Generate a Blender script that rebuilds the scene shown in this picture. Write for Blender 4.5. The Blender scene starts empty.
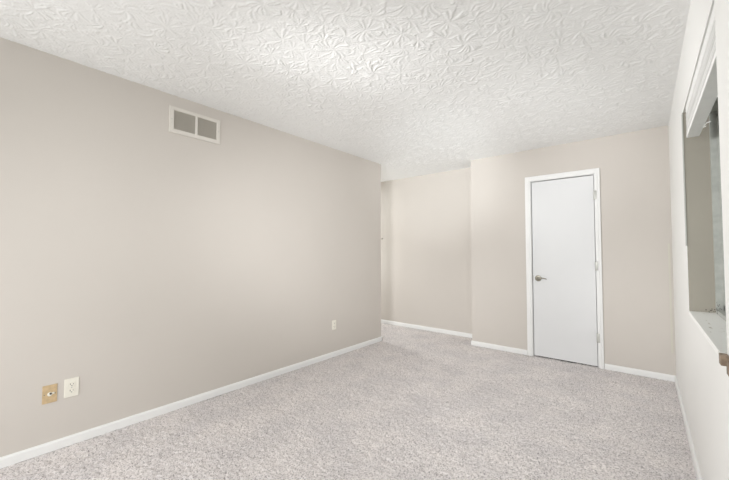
import bpy, bmesh, math, random
import numpy as np
from mathutils import Vector, Matrix
random.seed(4); rng = np.random.default_rng(4)
sc = bpy.context.scene
col = sc.collection

# ------------------------------------------------ dimensions (metres; right wall at x=0, camera near y=0)
H = 2.44; W = 3.01; D = 4.346; D2 = 4.702; YL = 3.746; XA = 1.967
YB = -1.9; XH = -5.0

# ------------------------------------------------ camera
cam_d = bpy.data.cameras.new('camera'); cam = bpy.data.objects.new('camera', cam_d); col.objects.link(cam)
sc.camera = cam
F, YAW, PIT, ROL, CX, CZ = 338.2172, .6929, .0363, .0013, .1964, 1.2115
cam_d.sensor_fit = 'HORIZONTAL'; cam_d.sensor_width = 36; cam_d.lens = F*36/729
cam_d.clip_start = .02
fw = Vector((-math.sin(YAW)*math.cos(PIT), math.cos(YAW)*math.cos(PIT), math.sin(PIT)))
r = Vector((math.cos(YAW), math.sin(YAW), 0)); u = r.cross(fw)
r2 = r*math.cos(ROL)+u*math.sin(ROL); u2 = u*math.cos(ROL)-r*math.sin(ROL)
M = Matrix((r2, u2, -fw)).transposed().to_4x4(); M.translation = (-CX, 0, CZ)
cam.matrix_world = M

# ------------------------------------------------ world, lights, exposure
sc.view_settings.view_transform = 'Standard'; sc.view_settings.look = 'None'
sc.view_settings.gamma = 1; sc.view_settings.use_curve_mapping = False
sc.view_settings.exposure = 0.22
wd = bpy.data.worlds.new('world'); sc.world = wd; wd.use_nodes = True
wd.node_tree.nodes['Background'].inputs[0].default_value = (.66, .72, .64, 1)
wd.node_tree.nodes['Background'].inputs[1].default_value = .42
def light(name, typ, loc, target, power, color, **kw):
    d = bpy.data.lights.new(name, typ); d.energy = power; d.color = color
    for k, v in kw.items(): setattr(d, k, v)
    o = bpy.data.objects.new(name, d); col.objects.link(o); o.location = loc
    o.rotation_euler = (Vector(target)-Vector(loc)).to_track_quat('-Z', 'Y').to_euler()
    return o
WARM = (.98, .99, 1)
# added fill panel at the made-up opening behind the photographer
light('back_fill', 'AREA', (-1.5, YB+.05, 1.25), (-1.5, 3, 1.35), 25, WARM, shape='RECTANGLE', size=2.7, size_y=2.1)
light('side_fill', 'AREA', (-2.7, -.9, 1.4), (0, 1.6, 1.3), 9, WARM, size=1.2)  # added fill from the left, not a source of the room
# added fill spots, all behind or beside the camera, standing in for bounced light
COOL = (.93, .985, 1)
def fill_spot(name, loc, target, power, cone, size=.25, color=WARM):
    light(name, 'SPOT', loc, target, power, color, spot_size=math.radians(cone), spot_blend=1, shadow_soft_size=size)
fill_spot('fill_far_corner', (-.35, -.15, 1.0), (-2.55, 4.6, 2.40), 290, 27, .15, COOL)
fill_spot('fill_far_ceiling', (-.35, -.15, .7), (-1.2, 4.2, 2.40), 170, 32, .15)
fill_spot('fill_far_right', (-2.7, .3, 1.95), (0, 3.4, 1.8), 235, 52, .2)
fill_spot('fill_right_near', (-2.7, .2, 1.7), (0, 1.3, 1.2), 130, 60, .3)
fill_spot('fill_left_wall', (-.4, -1.4, 1.3), (-3.0, 3.9, 1.5), 450, 44, .3)
fill_spot('fill_left_high', (-.4, -1.4, 1.3), (-3.0, 1.9, 2.0), 60, 50, .3)
fill_spot('fill_left_low', (-.4, -1.4, 1.3), (-3.0, 1.0, .6), 115, 60, .3)
fill_spot('fill_floor', (-1.7, -1.4, 2.1), (-1.1, 3.3, 0), 95, 45, .2)
fill_spot('fill_floor_far', (-1.0, -1.2, 2.2), (-1.1, 3.8, .1), 190, 36, .3)
# side hall, round the corner: its ceiling lamp, and an added low fill light
light('hall_lamp', 'AREA', (-4.3, 4.1, 2.38), (-4.3, 4.1, 0), 8, COOL, size=.5)
light('hall_low_fill', 'POINT', (-4.4, 4.2, 1.0), (0, 0, 0), 13, COOL, shadow_soft_size=.15)

# ------------------------------------------------ materials
def mat(name, color, rough=.6, metal=0, noise=0, nscale=3, bump=0, bscale=200, spec=.3):
    m = bpy.data.materials.new(name); m.use_nodes = True; nt = m.node_tree; b = nt.nodes['Principled BSDF']
    b.inputs['Base Color'].default_value = (*color, 1); b.inputs['Roughness'].default_value = rough
    b.inputs['Metallic'].default_value = metal; b.inputs['Specular IOR Level'].default_value = spec
    tc = nt.nodes.new('ShaderNodeTexCoord')
    n = nt.nodes.new('ShaderNodeTexNoise'); n.inputs['Scale'].default_value = nscale; n.inputs['Detail'].default_value = 4
    nt.links.new(tc.outputs['Object'], n.inputs['Vector'])
    rp = nt.nodes.new('ShaderNodeValToRGB')
    rp.color_ramp.elements[0].position = .3; rp.color_ramp.elements[1].position = .7
    rp.color_ramp.elements[0].color = (*[c*(1-noise) for c in color], 1)
    rp.color_ramp.elements[1].color = (*[min(1, c*(1+noise)) for c in color], 1)
    nt.links.new(n.outputs['Fac'], rp.inputs[0]); nt.links.new(rp.outputs[0], b.inputs['Base Color'])
    if bump:
        n2 = nt.nodes.new('ShaderNodeTexNoise'); n2.inputs['Scale'].default_value = bscale
        nt.links.new(tc.outputs['Object'], n2.inputs['Vector'])
        bp = nt.nodes.new('ShaderNodeBump'); bp.inputs['Strength'].default_value = bump; bp.inputs['Distance'].default_value = .001
        nt.links.new(n2.outputs['Fac'], bp.inputs['Height']); nt.links.new(bp.outputs[0], b.inputs['Normal'])
    return m
TAUPE = (.640, .598, .552)
m_wall = mat('greige_wall_paint', TAUPE, .55, noise=.012, nscale=1.5, bump=.25, bscale=90)
m_reveal = mat('shaded_reveal_taupe', (.35, .325, .275), .6, noise=.03)  # wall taupe darkened: shade of the window recess put into the colour
m_white = mat('off_white_wall_paint', (.86, .855, .83), .55, noise=.01, nscale=2, bump=.2, bscale=90)
m_trim = mat('white_trim_paint', (.88, .88, .87), .35, noise=.01)
m_door = mat('white_door_paint', (.78, .785, .79), .4, noise=.01, nscale=2)
m_gap = mat('dark_gap', (.08, .08, .075), .9)
m_nickel = mat('satin_nickel', (.30, .285, .24), .40, metal=1, noise=.05)
m_hinge = mat('painted_hinge', (.56, .56, .53), .4, metal=.3, noise=.03)
m_ivory = mat('ivory_plastic', (.86, .83, .74), .35)
m_brass = mat('tan_plate', (.60, .45, .27), .45, noise=.10, nscale=60)
m_dark = mat('dark_slot', (.05, .04, .035), .7)
m_vent = mat('vent_cream_enamel', (.74, .705, .65), .45)
m_slat = mat('vent_grey_louvre', (.60, .565, .505), .6)
m_blind = mat('white_blind', (.86, .86, .84), .45, noise=.02, nscale=30)
m_blind_under = mat('grey_blind_rail', (.55, .55, .53), .5)
m_bead = mat('grey_corner_bead', (.48, .48, .45), .6)
m_sash = mat('grey_window_sash', (.42, .43, .40), .5, noise=.1, nscale=25)
m_brown = mat('brown_bracket', (.25, .19, .14), .6, noise=.25, nscale=70)

def sill_mat():
    m = mat('flaking_white_sill_paint', (.93, .925, .90), .4); nt = m.node_tree; b = nt.nodes['Principled BSDF']
    tc = nt.nodes.new('ShaderNodeTexCoord'); mp = nt.nodes.new('ShaderNodeMapping'); mp.inputs['Scale'].default_value = (30, 9, 9)
    n = nt.nodes.new('ShaderNodeTexNoise'); n.inputs['Scale'].default_value = 1.3; n.inputs['Detail'].default_value = 5
    rp = nt.nodes.new('ShaderNodeValToRGB'); e = rp.color_ramp.elements
    e[0].position = .62; e[0].color = (.93, .925, .90, 1); e[1].position = .70; e[1].color = (.55, .52, .45, 1)
    nt.links.new(tc.outputs['Object'], mp.inputs[0]); nt.links.new(mp.outputs[0], n.inputs['Vector'])
    nt.links.new(n.outputs['Fac'], rp.inputs[0]); nt.links.new(rp.outputs[0], b.inputs['Base Color'])
    return m
m_sill = sill_mat()

def glass_mat():
    m = bpy.data.materials.new('dusty_window_glass'); m.use_nodes = True; b = m.node_tree.nodes['Principled BSDF']
    b.inputs['Base Color'].default_value = (.80, .86, .83, 1); b.inputs['Roughness'].default_value = .12
    b.inputs['Transmission Weight'].default_value = .75
    return m
m_glass = glass_mat()

m_ceil = mat('white_stomped_ceiling', (.90, .90, .888), .8, noise=.008, nscale=2, bump=.5, bscale=140, spec=.15)

def carpet_mat():
    m = bpy.data.materials.new('cut_pile_carpet'); m.use_nodes = True; nt = m.node_tree; b = nt.nodes['Principled BSDF']
    N = nt.nodes.new; L = nt.links.new
    b.inputs['Roughness'].default_value = .95; b.inputs['Specular IOR Level'].default_value = .05
    tc = N('ShaderNodeTexCoord')
    n = N('ShaderNodeTexNoise'); n.inputs['Scale'].default_value = 110; n.inputs['Detail'].default_value = 4; n.inputs['Roughness'].default_value = .75
    L(tc.outputs['Object'], n.inputs['Vector'])
    rp = N('ShaderNodeValToRGB'); e = rp.color_ramp.elements
    e[0].position = .34; e[0].color = (.24, .215, .215, 1); e[1].position = .56; e[1].color = (.93, .885, .875, 1)
    x = e.new(.45); x.color = (.70, .655, .65, 1)
    L(n.outputs['Fac'], rp.inputs[0])
    n3 = N('ShaderNodeTexNoise'); n3.inputs['Scale'].default_value = 3.5; n3.inputs['Detail'].default_value = 5; L(tc.outputs['Object'], n3.inputs['Vector'])
    r3 = N('ShaderNodeValToRGB'); e = r3.color_ramp.elements
    e[0].position = .35; e[0].color = (.88, .88, .885, 1); e[1].position = .65; e[1].color = (1.0, .995, .985, 1)
    L(n3.outputs['Fac'], r3.inputs[0])
    mx = N('ShaderNodeMixRGB'); mx.blend_type = 'MULTIPLY'; mx.inputs[0].default_value = 1; L(rp.outputs[0], mx.inputs[1]); L(r3.outputs[0], mx.inputs[2])
    L(mx.outputs[0], b.inputs['Base Color'])
    bp = N('ShaderNodeBump'); bp.inputs['Strength'].default_value = .5; bp.inputs['Distance'].default_value = .006
    n4 = N('ShaderNodeTexNoise'); n4.inputs['Scale'].default_value = 160; n4.inputs['Detail'].default_value = 2; L(tc.outputs['Object'], n4.inputs['Vector'])
    L(n4.outputs['Fac'], bp.inputs['Height']); L(bp.outputs[0], b.inputs['Normal'])
    return m
m_carpet = carpet_mat()

# ------------------------------------------------ mesh helpers
def box(bm, a, b, mi=0, bevel=0, seg=2):
    g = bmesh.ops.create_cube(bm, size=1)
    for v in g['verts']:
        v.co = Vector([a[i]+(b[i]-a[i])*(v.co[i]+.5) for i in range(3)])
    fs = list({f for v in g['verts'] for f in v.link_faces})
    for f in fs: f.material_index = mi
    if bevel:
        es = list({e for f in fs for e in f.edges})
        bmesh.ops.bevel(bm, geom=es, offset=bevel, segments=seg, profile=.5, affect='EDGES')
def cyl(bm, c, axis, rad, length, seg=32, r2=None, bevel=0):
    rot = Vector(axis).to_track_quat('Z', 'Y').to_matrix().to_4x4()
    g = bmesh.ops.create_cone(bm, cap_ends=True, segments=seg, radius1=rad, radius2=rad if r2 is None else r2, depth=length,
                              matrix=Matrix.Translation(Vector(c)+Vector(axis).normalized()*length/2) @ rot)
    if bevel:
        es = [e for e in {e for v in g['verts'] for e in v.link_edges} if len(e.link_faces) == 2 and e.calc_face_angle(0) > .8]
        bmesh.ops.bevel(bm, geom=es, offset=bevel, segments=2, profile=.5, affect='EDGES')
def tube(bm, pts, rads, seg=12):
    rings = []
    for i, p in enumerate(pts):
        p = Vector(p); t = (Vector(pts[min(i+1, len(pts)-1)])-Vector(pts[max(i-1, 0)])).normalized()
        q = t.to_track_quat('Z', 'Y'); rr = rads[i] if isinstance(rads, (list, tuple)) else rads
        rx, rz = rr if isinstance(rr, (list, tuple)) else (rr, rr)
        rings.append([bm.verts.new(p + q @ Vector((math.cos(k*2*math.pi/seg)*rx, math.sin(k*2*math.pi/seg)*rz, 0))) for k in range(seg)])
    for a, b in zip(rings, rings[1:]):
        for k in range(seg): bm.faces.new((a[k], a[(k+1) % seg], b[(k+1) % seg], b[k]))
    bm.faces.new(list(reversed(rings[0]))); bm.faces.new(rings[-1])
def build(name, bm, mats, parent=None, smooth=False):
    me = bpy.data.meshes.new(name); bmesh.ops.recalc_face_normals(bm, faces=bm.faces); bm.to_mesh(me); bm.free()
    for m in (mats if isinstance(mats, (list, tuple)) else [mats]): me.materials.append(m)
    if smooth:
        for p in me.polygons: p.use_smooth = True
        try: me.set_sharp_from_angle(angle=math.radians(40))
        except Exception: pass
    o = bpy.data.objects.new(name, me); col.objects.link(o)
    if parent:
        o.parent = parent; o.matrix_parent_inverse = parent.matrix_world.inverted()
    return o
def boxes(name, lst, m, parent=None, bevel=0):
    bm = bmesh.new()
    for a, b in lst: box(bm, a, b, 0, bevel)
    return build(name, bm, m, parent)
def struct(o): o['kind'] = 'structure'; return o
def empty(name, loc):
    o = bpy.data.objects.new(name, None); col.objects.link(o); o.location = loc; o.empty_display_size = .05
    o.matrix_world = Matrix.Translation(loc); return o
def tag(o, label, cat, group=None):
    o['label'] = label; o['category'] = cat
    if group: o['group'] = group
    return o

# ------------------------------------------------ room shell
T = .12
# window opening in the right wall
WY0, WY1, WZ0, WZ1, WT = 1.60, 2.84, .86, 2.075, .18
# right wall: room face white, reveals in taupe darkened to hold the recess shade
bm = bmesh.new()
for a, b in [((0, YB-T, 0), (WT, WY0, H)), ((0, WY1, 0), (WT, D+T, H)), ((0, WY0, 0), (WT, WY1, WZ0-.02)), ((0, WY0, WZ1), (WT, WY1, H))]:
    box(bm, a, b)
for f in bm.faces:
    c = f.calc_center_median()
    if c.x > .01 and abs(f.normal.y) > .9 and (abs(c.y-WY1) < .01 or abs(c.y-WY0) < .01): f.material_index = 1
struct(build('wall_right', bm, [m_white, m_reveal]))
struct(boxes('wall_left', [((-W-T, YB-T, 0), (-W, YL, H))], m_wall))
struct(boxes('wall_hall_side', [((XH-T, YL-T, 0), (-W-T, YL, H))], m_wall))
struct(boxes('wall_hall_end', [((XH-T, YL, 0), (XH, D2, H))], m_wall))
struct(boxes('wall_alcove', [((XH-T, D2, 0), (-XA, D2+T, H))], m_wall))
# far wall with the door opening
DX0, DX1, DH = -1.226, -.608, 2.048
struct(boxes('wall_far', [((-XA, D, 0), (DX0-.02, D2+T, H)), ((DX1+.02, D, 0), (0, D2+T, H)), ((DX0-.02, D, DH+.02), (DX1+.02, D2+T, H))], m_wall))
# wall behind the photographer, with a wide opening added for the fill light
struct(boxes('wall_back', [((-W, YB-T, 0), (-2.9, YB, H)), ((-.1, YB-T, 0), (0, YB, H)), ((-2.9, YB-T, 2.33), (-.1, YB, H))], m_wall))
# ceiling: brush-stomped plaster, each stomp a fan of raised ridges
def ceiling():
    s = .0042; x0, y0 = -W-.01, .05
    nx, ny = int((W+.02)/s), int((D2+.01-y0)/s)
    Z = np.zeros((ny, nx)); g = np.random.default_rng(11)
    n = int(W*(D2-y0)/.0062)
    cx = g.uniform(x0, 0, n); cy = g.uniform(y0, D2, n)
    for k in range(n):
        R = g.uniform(.06, .11); amp = g.uniform(.55, 1.0)
        i0, i1 = max(0, int((cx[k]-R-x0)/s)), min(nx, int((cx[k]+R-x0)/s)+1)
        j0, j1 = max(0, int((cy[k]-R-y0)/s)), min(ny, int((cy[k]+R-y0)/s)+1)
        if i1 <= i0 or j1 <= j0: continue
        X, Y = np.meshgrid(x0+np.arange(i0, i1)*s-cx[k], y0+np.arange(j0, j1)*s-cy[k])
        r = np.hypot(X, Y); th = np.arctan2(Y, X)+g.uniform(-8, 8)*r
        m = int(g.integers(40, 54)); tab = g.normal(size=m)            # random ridges round the fan
        u = (th/(2*math.pi) % 1)*m; i = np.floor(u).astype(int); f = u-i; f = f*f*(3-2*f)
        v = tab[i % m]*(1-f)+tab[(i+1) % m]*f
        v = np.clip(v*.75+.35, 0, 1)
        br = np.sin(r*g.uniform(60, 120)+tab[i % m]*3)*.25+.75         # the ridges break up along their length
        env = np.clip((r/R)/.35, 0, 1)*np.clip((1-r/R)/.15, 0, 1)
        new = v*br*amp; w = np.clip(env*1.4, 0, 1)
        Z[j0:j1, i0:i1] = Z[j0:j1, i0:i1]*(1-w)+new*w
    low = g.normal(size=Z.shape)
    for _ in range(60): low = (low+np.roll(low, 3, 0)+np.roll(low, -3, 0)+np.roll(low, 3, 1)+np.roll(low, -3, 1))/5
    low = low/low.std()
    Z = Z*RELIEF*np.clip(1+.25*low, .4, 1.6)
    fine = g.normal(size=Z.shape); fine = (fine+np.roll(fine, 1, 0)+np.roll(fine, 1, 1)+np.roll(fine, (1, 1), (0, 1)))/2
    Z += fine*.00022
    X, Y = np.meshgrid(x0+np.arange(nx)*s, y0+np.arange(ny)*s)
    X[:, -1] = .01; Y[-1, :] = D2+.01
    co = np.stack([X.ravel(), Y.ravel(), (H-.0005-Z).ravel()], -1)
    idx = np.arange(nx*ny).reshape(ny, nx)
    q = np.stack([idx[:-1, :-1], idx[1:, :-1], idx[1:, 1:], idx[:-1, 1:]], -1)
    cxq = X[:-1, :-1]; cyq = Y[:-1, :-1]
    q = q[~((cxq > -XA+.02) & (cyq > D+.02))].reshape(-1, 4)
    # plain slab above it all
    base = len(co)
    ax, bx, ay, by = XH-T, WT, YB-T, D2+T
    co = np.vstack([co, [[ax, ay, H], [bx, ay, H], [bx, by, H], [ax, by, H], [ax, ay, H+.1], [bx, ay, H+.1], [bx, by, H+.1], [ax, by, H+.1]]])
    q = np.vstack([q, base+np.array([[0, 3, 2, 1], [4, 5, 6, 7], [0, 1, 5, 4], [1, 2, 6, 5], [2, 3, 7, 6], [3, 0, 4, 7]])])
    me = bpy.data.meshes.new('ceiling'); nq = len(q)
    me.vertices.add(len(co)); me.vertices.foreach_set('co', co.astype(np.float32).ravel())
    me.loops.add(nq*4); me.loops.foreach_set('vertex_index', q.astype(np.int32).ravel())
    me.polygons.add(nq); me.polygons.foreach_set('loop_start', np.arange(0, nq*4, 4, dtype=np.int32))
    me.update(calc_edges=True); me.materials.append(m_ceil)
    sm = np.ones(nq, bool); sm[-6:] = False; me.polygons.foreach_set('use_smooth', sm)
    o = bpy.data.objects.new('ceiling', me); col.objects.link(o); struct(o)
RELIEF = .0040
ceiling()

# carpet: a finely displaced sheet
def carpet():
    s = .0085
    xs = np.arange(XH, -.0005+s, s); ys = np.arange(-.25, D2+s, s)
    nx, ny = len(xs), len(ys)
    X, Y = np.meshgrid(xs, ys); 
    def smooth(a, k):
        for _ in range(k): a = (a+np.roll(a, 1, 0)+np.roll(a, -1, 0)+np.roll(a, 1, 1)+np.roll(a, -1, 1))/5
        return a/a.std()
    Z = rng.normal(size=X.shape)*.0016 + smooth(rng.normal(size=X.shape), 1)*.0016 + smooth(rng.normal(size=X.shape), 40)*.0010
    Z = np.clip(Z, -.007, .008)-.002
    X = X+rng.normal(size=X.shape)*.0016; Y = Y+rng.normal(size=X.shape)*.0016
    X = np.clip(X, XH, -.0005)
    keep = np.ones((ny-1, nx-1), bool)
    yc = ys[:-1][:, None]+0*xs[None, :-1]; xc = xs[None, :-1]+0*yc
    keep &= ~((xc < -W-.03) & (yc < YL-.03))
    keep &= ~((xc > -XA+.02) & (yc > D+.03))
    idx = np.arange(nx*ny).reshape(ny, nx)
    q = np.stack([idx[:-1, :-1], idx[:-1, 1:], idx[1:, 1:], idx[1:, :-1]], -1)[keep]
    used = np.unique(q); rm = np.full(nx*ny, -1); rm[used] = np.arange(len(used)); q = rm[q]
    co = np.stack([X.ravel(), Y.ravel(), Z.ravel()], -1)[used]
    # plain sheet behind the photographer
    base = len(co)
    co = np.vstack([co, [[-W, YB-T, 0], [0, YB-T, 0], [0, -.245, 0], [-W, -.245, 0]]])
    q = np.vstack([q, [[base, base+1, base+2, base+3]]])
    me = bpy.data.meshes.new('floor'); nq = len(q)
    me.vertices.add(len(co)); me.vertices.foreach_set('co', co.astype(np.float32).ravel())
    me.loops.add(nq*4); me.loops.foreach_set('vertex_index', q.astype(np.int32).ravel())
    me.polygons.add(nq); me.polygons.foreach_set('loop_start', np.arange(0, nq*4, 4, dtype=np.int32))
    me.update(calc_edges=True); me.materials.append(m_carpet)
    me.polygons.foreach_set('use_smooth', np.ones(nq, bool))
    o = bpy.data.objects.new('floor', me); col.objects.link(o); struct(o)
carpet()
struct(boxes('floor_slab', [((XH-T, YB-T, -.12), (WT, D2+T, -.012))], m_dark))

# ------------------------------------------------ baseboards
BH, BT = .058, .013
def baseboard(name, segs):
    bm = bmesh.new()
    for a, b in segs:
        a, b = Vector(a), Vector(b)
        d = (b-a).normalized(); n = Vector((d.y, -d.x))      # board lies to the right of a->b
        prof = [(0, 0), (BT, 0), (BT, BH-.012), (BT*.75, BH-.004), (BT*.35, BH), (0, BH)]
        ra = [bm.verts.new((a.x+n.x*p, a.y+n.y*p, q)) for p, q in prof]
        rb = [bm.verts.new((b.x+n.x*p, b.y+n.y*p, q)) for p, q in prof]
        k = len(prof)
        for i in range(k): bm.faces.new((ra[i], ra[(i+1) % k], rb[(i+1) % k], rb[i]))
        bm.faces.new(ra); bm.faces.new(list(reversed(rb)))
    return struct(build(name, bm, m_trim))
baseboard('baseboard_left', [((-W, YB), (-W, YL+BT))])
baseboard('baseboard_hall', [((-W+BT, YL), (XH, YL))])
baseboard('baseboard_alcove', [((XH, D2), (-XA, D2))])
baseboard('baseboard_jog', [((-XA, D2), (-XA, D-BT))])
baseboard('baseboard_far', [((-XA, D), (-1.296, D)), ((-.549, D), (0, D))])
baseboard('baseboard_right', [((0, D), (0, YB))])

# ------------------------------------------------ door
door = empty('door_1', (-.917, D, 0)); struct(door)
# jamb lining, casing, slab
boxes('door_frame', [((DX0-.02, D-.001, 0), (DX0-.004, D+.11, DH+.02)), ((DX1+.004, D-.001, 0), (DX1+.02, D+.11, DH+.02)), ((DX0-.004, D-.001, DH+.004), (DX1+.004, D+.11, DH+.02)),
                     ((DX0-.004, D+.042, 0), (DX0+.012, D+.06, DH+.004)), ((DX1-.012, D+.042, 0), (DX1+.004, D+.06, DH+.004))], m_trim, door)
def casing(bm, xa, xb, z0, z1, inner):        # upright, thick outer edge and a rolled inner bead
    t = .016
    box(bm, (xa, D-t, z0), (xb, D, z1), 0, .003)
bm = bmesh.new()
CL, CR, CT = -1.293, -.552, 2.112
box(bm, (CL, D-.018, 0), (DX0-.008, D, CT), 0, .004)
box(bm, (DX1+.010, D-.018, 0), (CR, D, CT), 0, .004)
box(bm, (DX0-.010, D-.018, DH+.008), (DX1+.012, D, CT), 0, .004)
box(bm, (CL+.022, D-.022, 0), (DX0-.022, D-.015, CT-.022), 0, .003)
box(bm, (DX1+.022, D-.022, 0), (CR-.020, D-.015, CT-.022), 0, .003)
box(bm, (DX0-.024, D-.022, DH+.020), (DX1+.024, D-.015, CT-.022), 0, .003)
build('door_casing', bm, m_trim, door)
bm = bmesh.new(); box(bm, (DX0+.003, D+.004, .012), (DX1-.001, D+.040, DH-.004), 0, .002)
build('door_panel', bm, m_door, door)
boxes('door_backing', [((DX0, D+.085, 0), (DX1, D+.10, DH))], m_gap, door)
for hz in (1.826, 1.07, .315):
    bm = bmesh.new()
    box(bm, (DX1+.001, D-.0235, hz-.047), (DX1+.026, D-.0195, hz+.047), 0, .001)
    cyl(bm, (DX1+.002, D-.020, hz-.050), (0, 0, 1), .0055, .1, 16)
    for k in (-.022, .022):
        cyl(bm, (DX1+.002, D-.020, hz+k-.001), (0, 0, 1), .0062, .002, 16)
    build('hinge', bm, m_hinge, door, True)
bm = bmesh.new()
kx, kz = -1.167, .911
cyl(bm, (kx, D+.004, kz), (0, -1, 0), .036, .010, 40, .033, .002)
cyl(bm, (kx, D-.006, kz), (0, -1, 0), .016, .012, 24, .013)
cyl(bm, (kx, D-.014, kz), (0, -1, 0), .0105, .036, 24)
tube(bm, [(kx-.012, D-.050, kz), (kx+.010, D-.052, kz+.001), (kx+.035, D-.052, kz+.006), (kx+.060, D-.050, kz+.006), (kx+.085, D-.047, kz+.001), (kx+.098, D-.045, kz-.003)],
     [(.009, .009), (.0105, .010), (.009, .0075), (.0085, .006), (.008, .005), (.004, .003)], 16)
build('door_handle', bm, m_nickel, door, True)
bm = bmesh.new(); box(bm, (DX0+.0025, D+.003, kz-.03), (DX0+.006, D+.03, kz+.03), 0, .0005)
build('latch_plate', bm, m_nickel, door)

# ------------------------------------------------ window
win = empty('window_1', (.1, (WY0+WY1)/2, WZ0)); struct(win)
fx0, fx1 = .112, .165
bm = bmesh.new()
box(bm, (fx0, WY0, WZ0), (fx1, WY0+.04, WZ1)); box(bm, (fx0, WY1-.025, WZ0), (fx1, WY1, WZ1))
box(bm, (fx0, WY0+.04, WZ0), (fx1, WY1-.025, WZ0+.022)); box(bm, (fx0, WY0+.04, WZ1-.04), (fx1, WY1-.025, WZ1))
build('window_frame', bm, m_sash, win)
bm = bmesh.new()
ya, yb = WY0+.04, WY1-.025
za, zb = WZ0+.022, WZ1-.04; ym = (ya+yb)/2
for (p, q, x) in ((ya, ym+.015, fx0+.012), (ym-.015, yb, fx0+.030)):      # two panels that slide past each other
    box(bm, (x, p, za), (x+.016, p+.03, zb)); box(bm, (x, q-.03, za), (x+.016, q, zb))
    box(bm, (x, p, za), (x+.016, q, za+.03)); box(bm, (x, p, zb-.03), (x+.016, q, zb))
build('sash', bm, m_sash, win)
for (p, q, x) in ((ya, ym+.015, fx0+.018), (ym-.015, yb, fx0+.036)):
    boxes('window_pane', [((x, p+.03, za+.03), (x+.004, q-.03, zb-.03))], m_glass, win)
bm = bmesh.new(); box(bm, (-.003, WY0, WZ0-.022), (fx0+.002, WY1, WZ0), 0, .003)
build('window_sill', bm, m_sill, win)
# dirt specks in the lower far corner of the frame
bm = bmesh.new()
for k in range(14):
    y = WY1-.026-abs(random.gauss(0, .10)); z = WZ0+.002+abs(random.gauss(0, .05)); s = random.uniform(.002, .005)
    box(bm, (fx0-.0012, y-s, z), (fx0, y+s, z+s*1.4), 0, .0005, 1)
for k in range(8):
    x = random.uniform(.07, fx0); z = WZ0+abs(random.gauss(0, .02)); s = random.uniform(.002, .004)
    box(bm, (x-s, WY1-.0012, z), (x+s, WY1, z+s*1.5), 0, .0003, 1)
build('dirt', bm, m_dark, win)

struct(boxes('trim_1', [((-.004, WY1-.004, 1.254), (0, WY1+.045, WZ1))], m_bead))            # grey bead beside the opening
struct(boxes('trim_2', [((-.030, D-.004, .262), (-.014, D, 1.30))], mat('pale_cord_cover', (.66, .635, .56), .5)))

# raised blind under the lintel
bl = tag(empty('window_blind', (.030, (WY0+WY1)/2, 1.884)), 'white horizontal blind pulled all the way up at the top of the window', 'blind')
y0, y1 = WY0+.006, 2.72
BX0, BX1 = .005, .056
bm = bmesh.new(); box(bm, (BX0, y0, 2.025), (BX1, y1, WZ1-.004), 0, .002); build('head_rail', bm, m_blind, bl)
bm = bmesh.new()
zz = 1.908
while zz < 2.022:
    dx = random.uniform(-.0012, .0012)
    box(bm, (BX0+dx, y0+random.uniform(0, .004), zz), (BX1-.002+dx, y1-.002-random.uniform(0, .010), zz+.0042)); zz += .0048
build('blind_slats', bm, m_blind, bl)
bm = bmesh.new(); box(bm, (BX0-.001, y0, 1.884), (BX1+.002, y1-.004, 1.9065), 0, .002); build('bottom_rail', bm, [m_blind], bl)
for yy in (2.0, 2.45):
    bm = bmesh.new()
    pts = [(.062+.012*math.sin(t*1.3), yy+.02*math.cos(t*1.9), 1.890-.006*t-.004*math.sin(2*t)) for t in np.linspace(0, 4.5, 18)]
    tube(bm, pts, .0018, 8); build('pull_cord', bm, m_blind, bl, True)

# brown bracket by the near end of the sill
bm = bmesh.new()
box(bm, (-.020, 1.565, .852), (-.0005, 1.598, .886), 0, .002)
box(bm, (-.007, 1.520, .828), (-.0005, 1.570, .872), 0, .002)
tag(build('shelf_bracket', bm, m_brown), 'small brown bracket on the white wall at the near end of the window sill', 'bracket')

# ------------------------------------------------ return-air vent on the left wall
vx = -W
vent = tag(empty('air_vent', (vx, 1.222, 2.137)), 'cream framed air vent with two grey louvred panels high on left wall', 'vent')
vy0, vy1, vz0, vz1 = 1.018, 1.424, 2.140, 2.348
iy = [(1.052, 1.214), (1.234, 1.392)]; iz0, iz1 = 2.172, 2.320
bm = bmesh.new()
t = .012
box(bm, (vx, vy0, vz0), (vx+t, vy1, iz0), 0, .003); box(bm, (vx, vy0, iz1), (vx+t, vy1, vz1), 0, .003)
box(bm, (vx, vy0, iz0-.004), (vx+t, iy[0][0], iz1+.004), 0, .003); box(bm, (vx, iy[1][1], iz0-.004), (vx+t, vy1, iz1+.004), 0, .003)
box(bm, (vx, iy[0][1], iz0-.004), (vx+t, iy[1][0], iz1+.004), 0, .003)
build('vent_frame', bm, m_vent, vent)
for a, b in iy:
    bm = bmesh.new(); box(bm, (vx+.0005, a, iz0), (vx+.002, b, iz1))
    z = iz0+.003
    while z < iz1-.006:
        vs = [bm.verts.new(c) for c in ((vx+.002, a, z+.007), (vx+.002, b, z+.007), (vx+.009, b, z), (vx+.009, a, z),
                                        (vx+.002, a, z+.0082), (vx+.002, b, z+.0082), (vx+.0098, b, z+.001), (vx+.0098, a, z+.001))]
        for f in ((0, 1, 2, 3), (7, 6, 5, 4), (3, 2, 6, 7), (0, 4, 5, 1), (0, 3, 7, 4), (1, 5, 6, 2)): bm.faces.new([vs[i] for i in f])
        z += .0085
    build('louvre_panel', bm, m_slat, vent)
for (y, z) in ((1.034, 2.246), (1.408, 2.246)):
    bm = bmesh.new(); cyl(bm, (vx+t-.0005, y, z), (1, 0, 0), .0042, .0018, 16, .003); build('screw', bm, m_hinge, vent, True)

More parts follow.
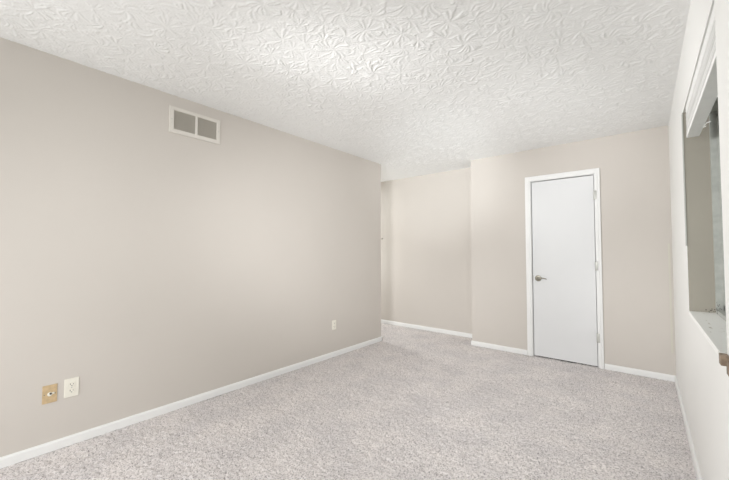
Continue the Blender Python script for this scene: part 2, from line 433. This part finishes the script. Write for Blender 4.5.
# ------------------------------------------------ outlets and plates
def duplex(y, z, label, w=.071, h=.115, group=None):
    o = tag(empty('wall_outlet', (vx, y, z)), label, 'outlet', group)
    bm = bmesh.new(); box(bm, (vx, y-w/2, z-h/2), (vx+.006, y+w/2, z+h/2), 0, .0022)
    build('cover_plate', bm, m_ivory, o)
    for s in (-1, 1):
        c = z+s*.0195
        bm = bmesh.new(); box(bm, (vx+.004, y-.0165, c-.014), (vx+.0078, y+.0165, c+.014), 0, .003)
        f = build('socket', bm, m_ivory, o)
        bm = bmesh.new()
        box(bm, (vx+.0075, y-.0085, c-.002), (vx+.0082, y-.0060, c+.008)); box(bm, (vx+.0075, y+.0060, c-.001), (vx+.0082, y+.0083, c+.007))
        cyl(bm, (vx+.0075, y, c-.0075), (1, 0, 0), .0026, .0007, 16)
        build('slot', bm, m_dark, f)
    bm = bmesh.new(); cyl(bm, (vx+.0055, y, z), (1, 0, 0), .003, .001, 16); build('screw', bm, m_hinge, o)
duplex(.488, .3555, 'white double socket outlet low on left wall beside the tan cable plate')
duplex(2.834, .3655, 'small ivory double outlet low on left wall, nearest the hall opening', .066, .108)
# tan cable plate
cy, cz = .3865, .3465
cp = tag(empty('cable_plate', (vx, cy, cz)), 'tan square wall plate with round cable jack, left of the white outlet', 'wall plate')
bm = bmesh.new(); box(bm, (vx, cy-.034, cz-.054), (vx+.005, cy+.034, cz+.054), 0, .0018); build('cover_plate', bm, m_brass, cp)
bm = bmesh.new(); cyl(bm, (vx+.004, cy, cz-.001), (1, 0, 0), .0125, .005, 28, .010, .001)
tube(bm, [(vx+.005, cy+.012, cz+.003), (vx+.009, cy+.019, cz+.003)], .006, 12)
j = build('cable_jack', bm, m_ivory, cp, True)
bm = bmesh.new(); cyl(bm, (vx+.009, cy+.003, cz+.003), (1, 0, 0), .0055, .004, 20); build('jack_hole', bm, m_dark, j)
for s in (-1, 1):
    bm = bmesh.new(); cyl(bm, (vx+.0045, cy+s*.025, cz), (1, 0, 0), .0032, .0012, 16); build('screw', bm, m_nickel, cp)
# little knob at the outer corner of the left wall
hk = tag(empty('corner_hook', (-W-.012, YL, 1.400)), 'tiny grey metal hook at the outer corner where the left wall ends', 'hook')
bm = bmesh.new(); cyl(bm, (-W-.014, YL, 1.400), (0, 1, 0), .009, .003, 20); cyl(bm, (-W-.014, YL+.002, 1.400), (0, 1, 0), .004, .022, 12)
build('base', bm, m_nickel, hk, True)
bm = bmesh.new(); tube(bm, [(-W-.014, YL+.022, 1.400), (-W-.006, YL+.026, 1.396), (-W+.008, YL+.026, 1.397), (-W+.016, YL+.024, 1.410)], .0065, 10)
build('hook_end', bm, m_nickel, hk, True)
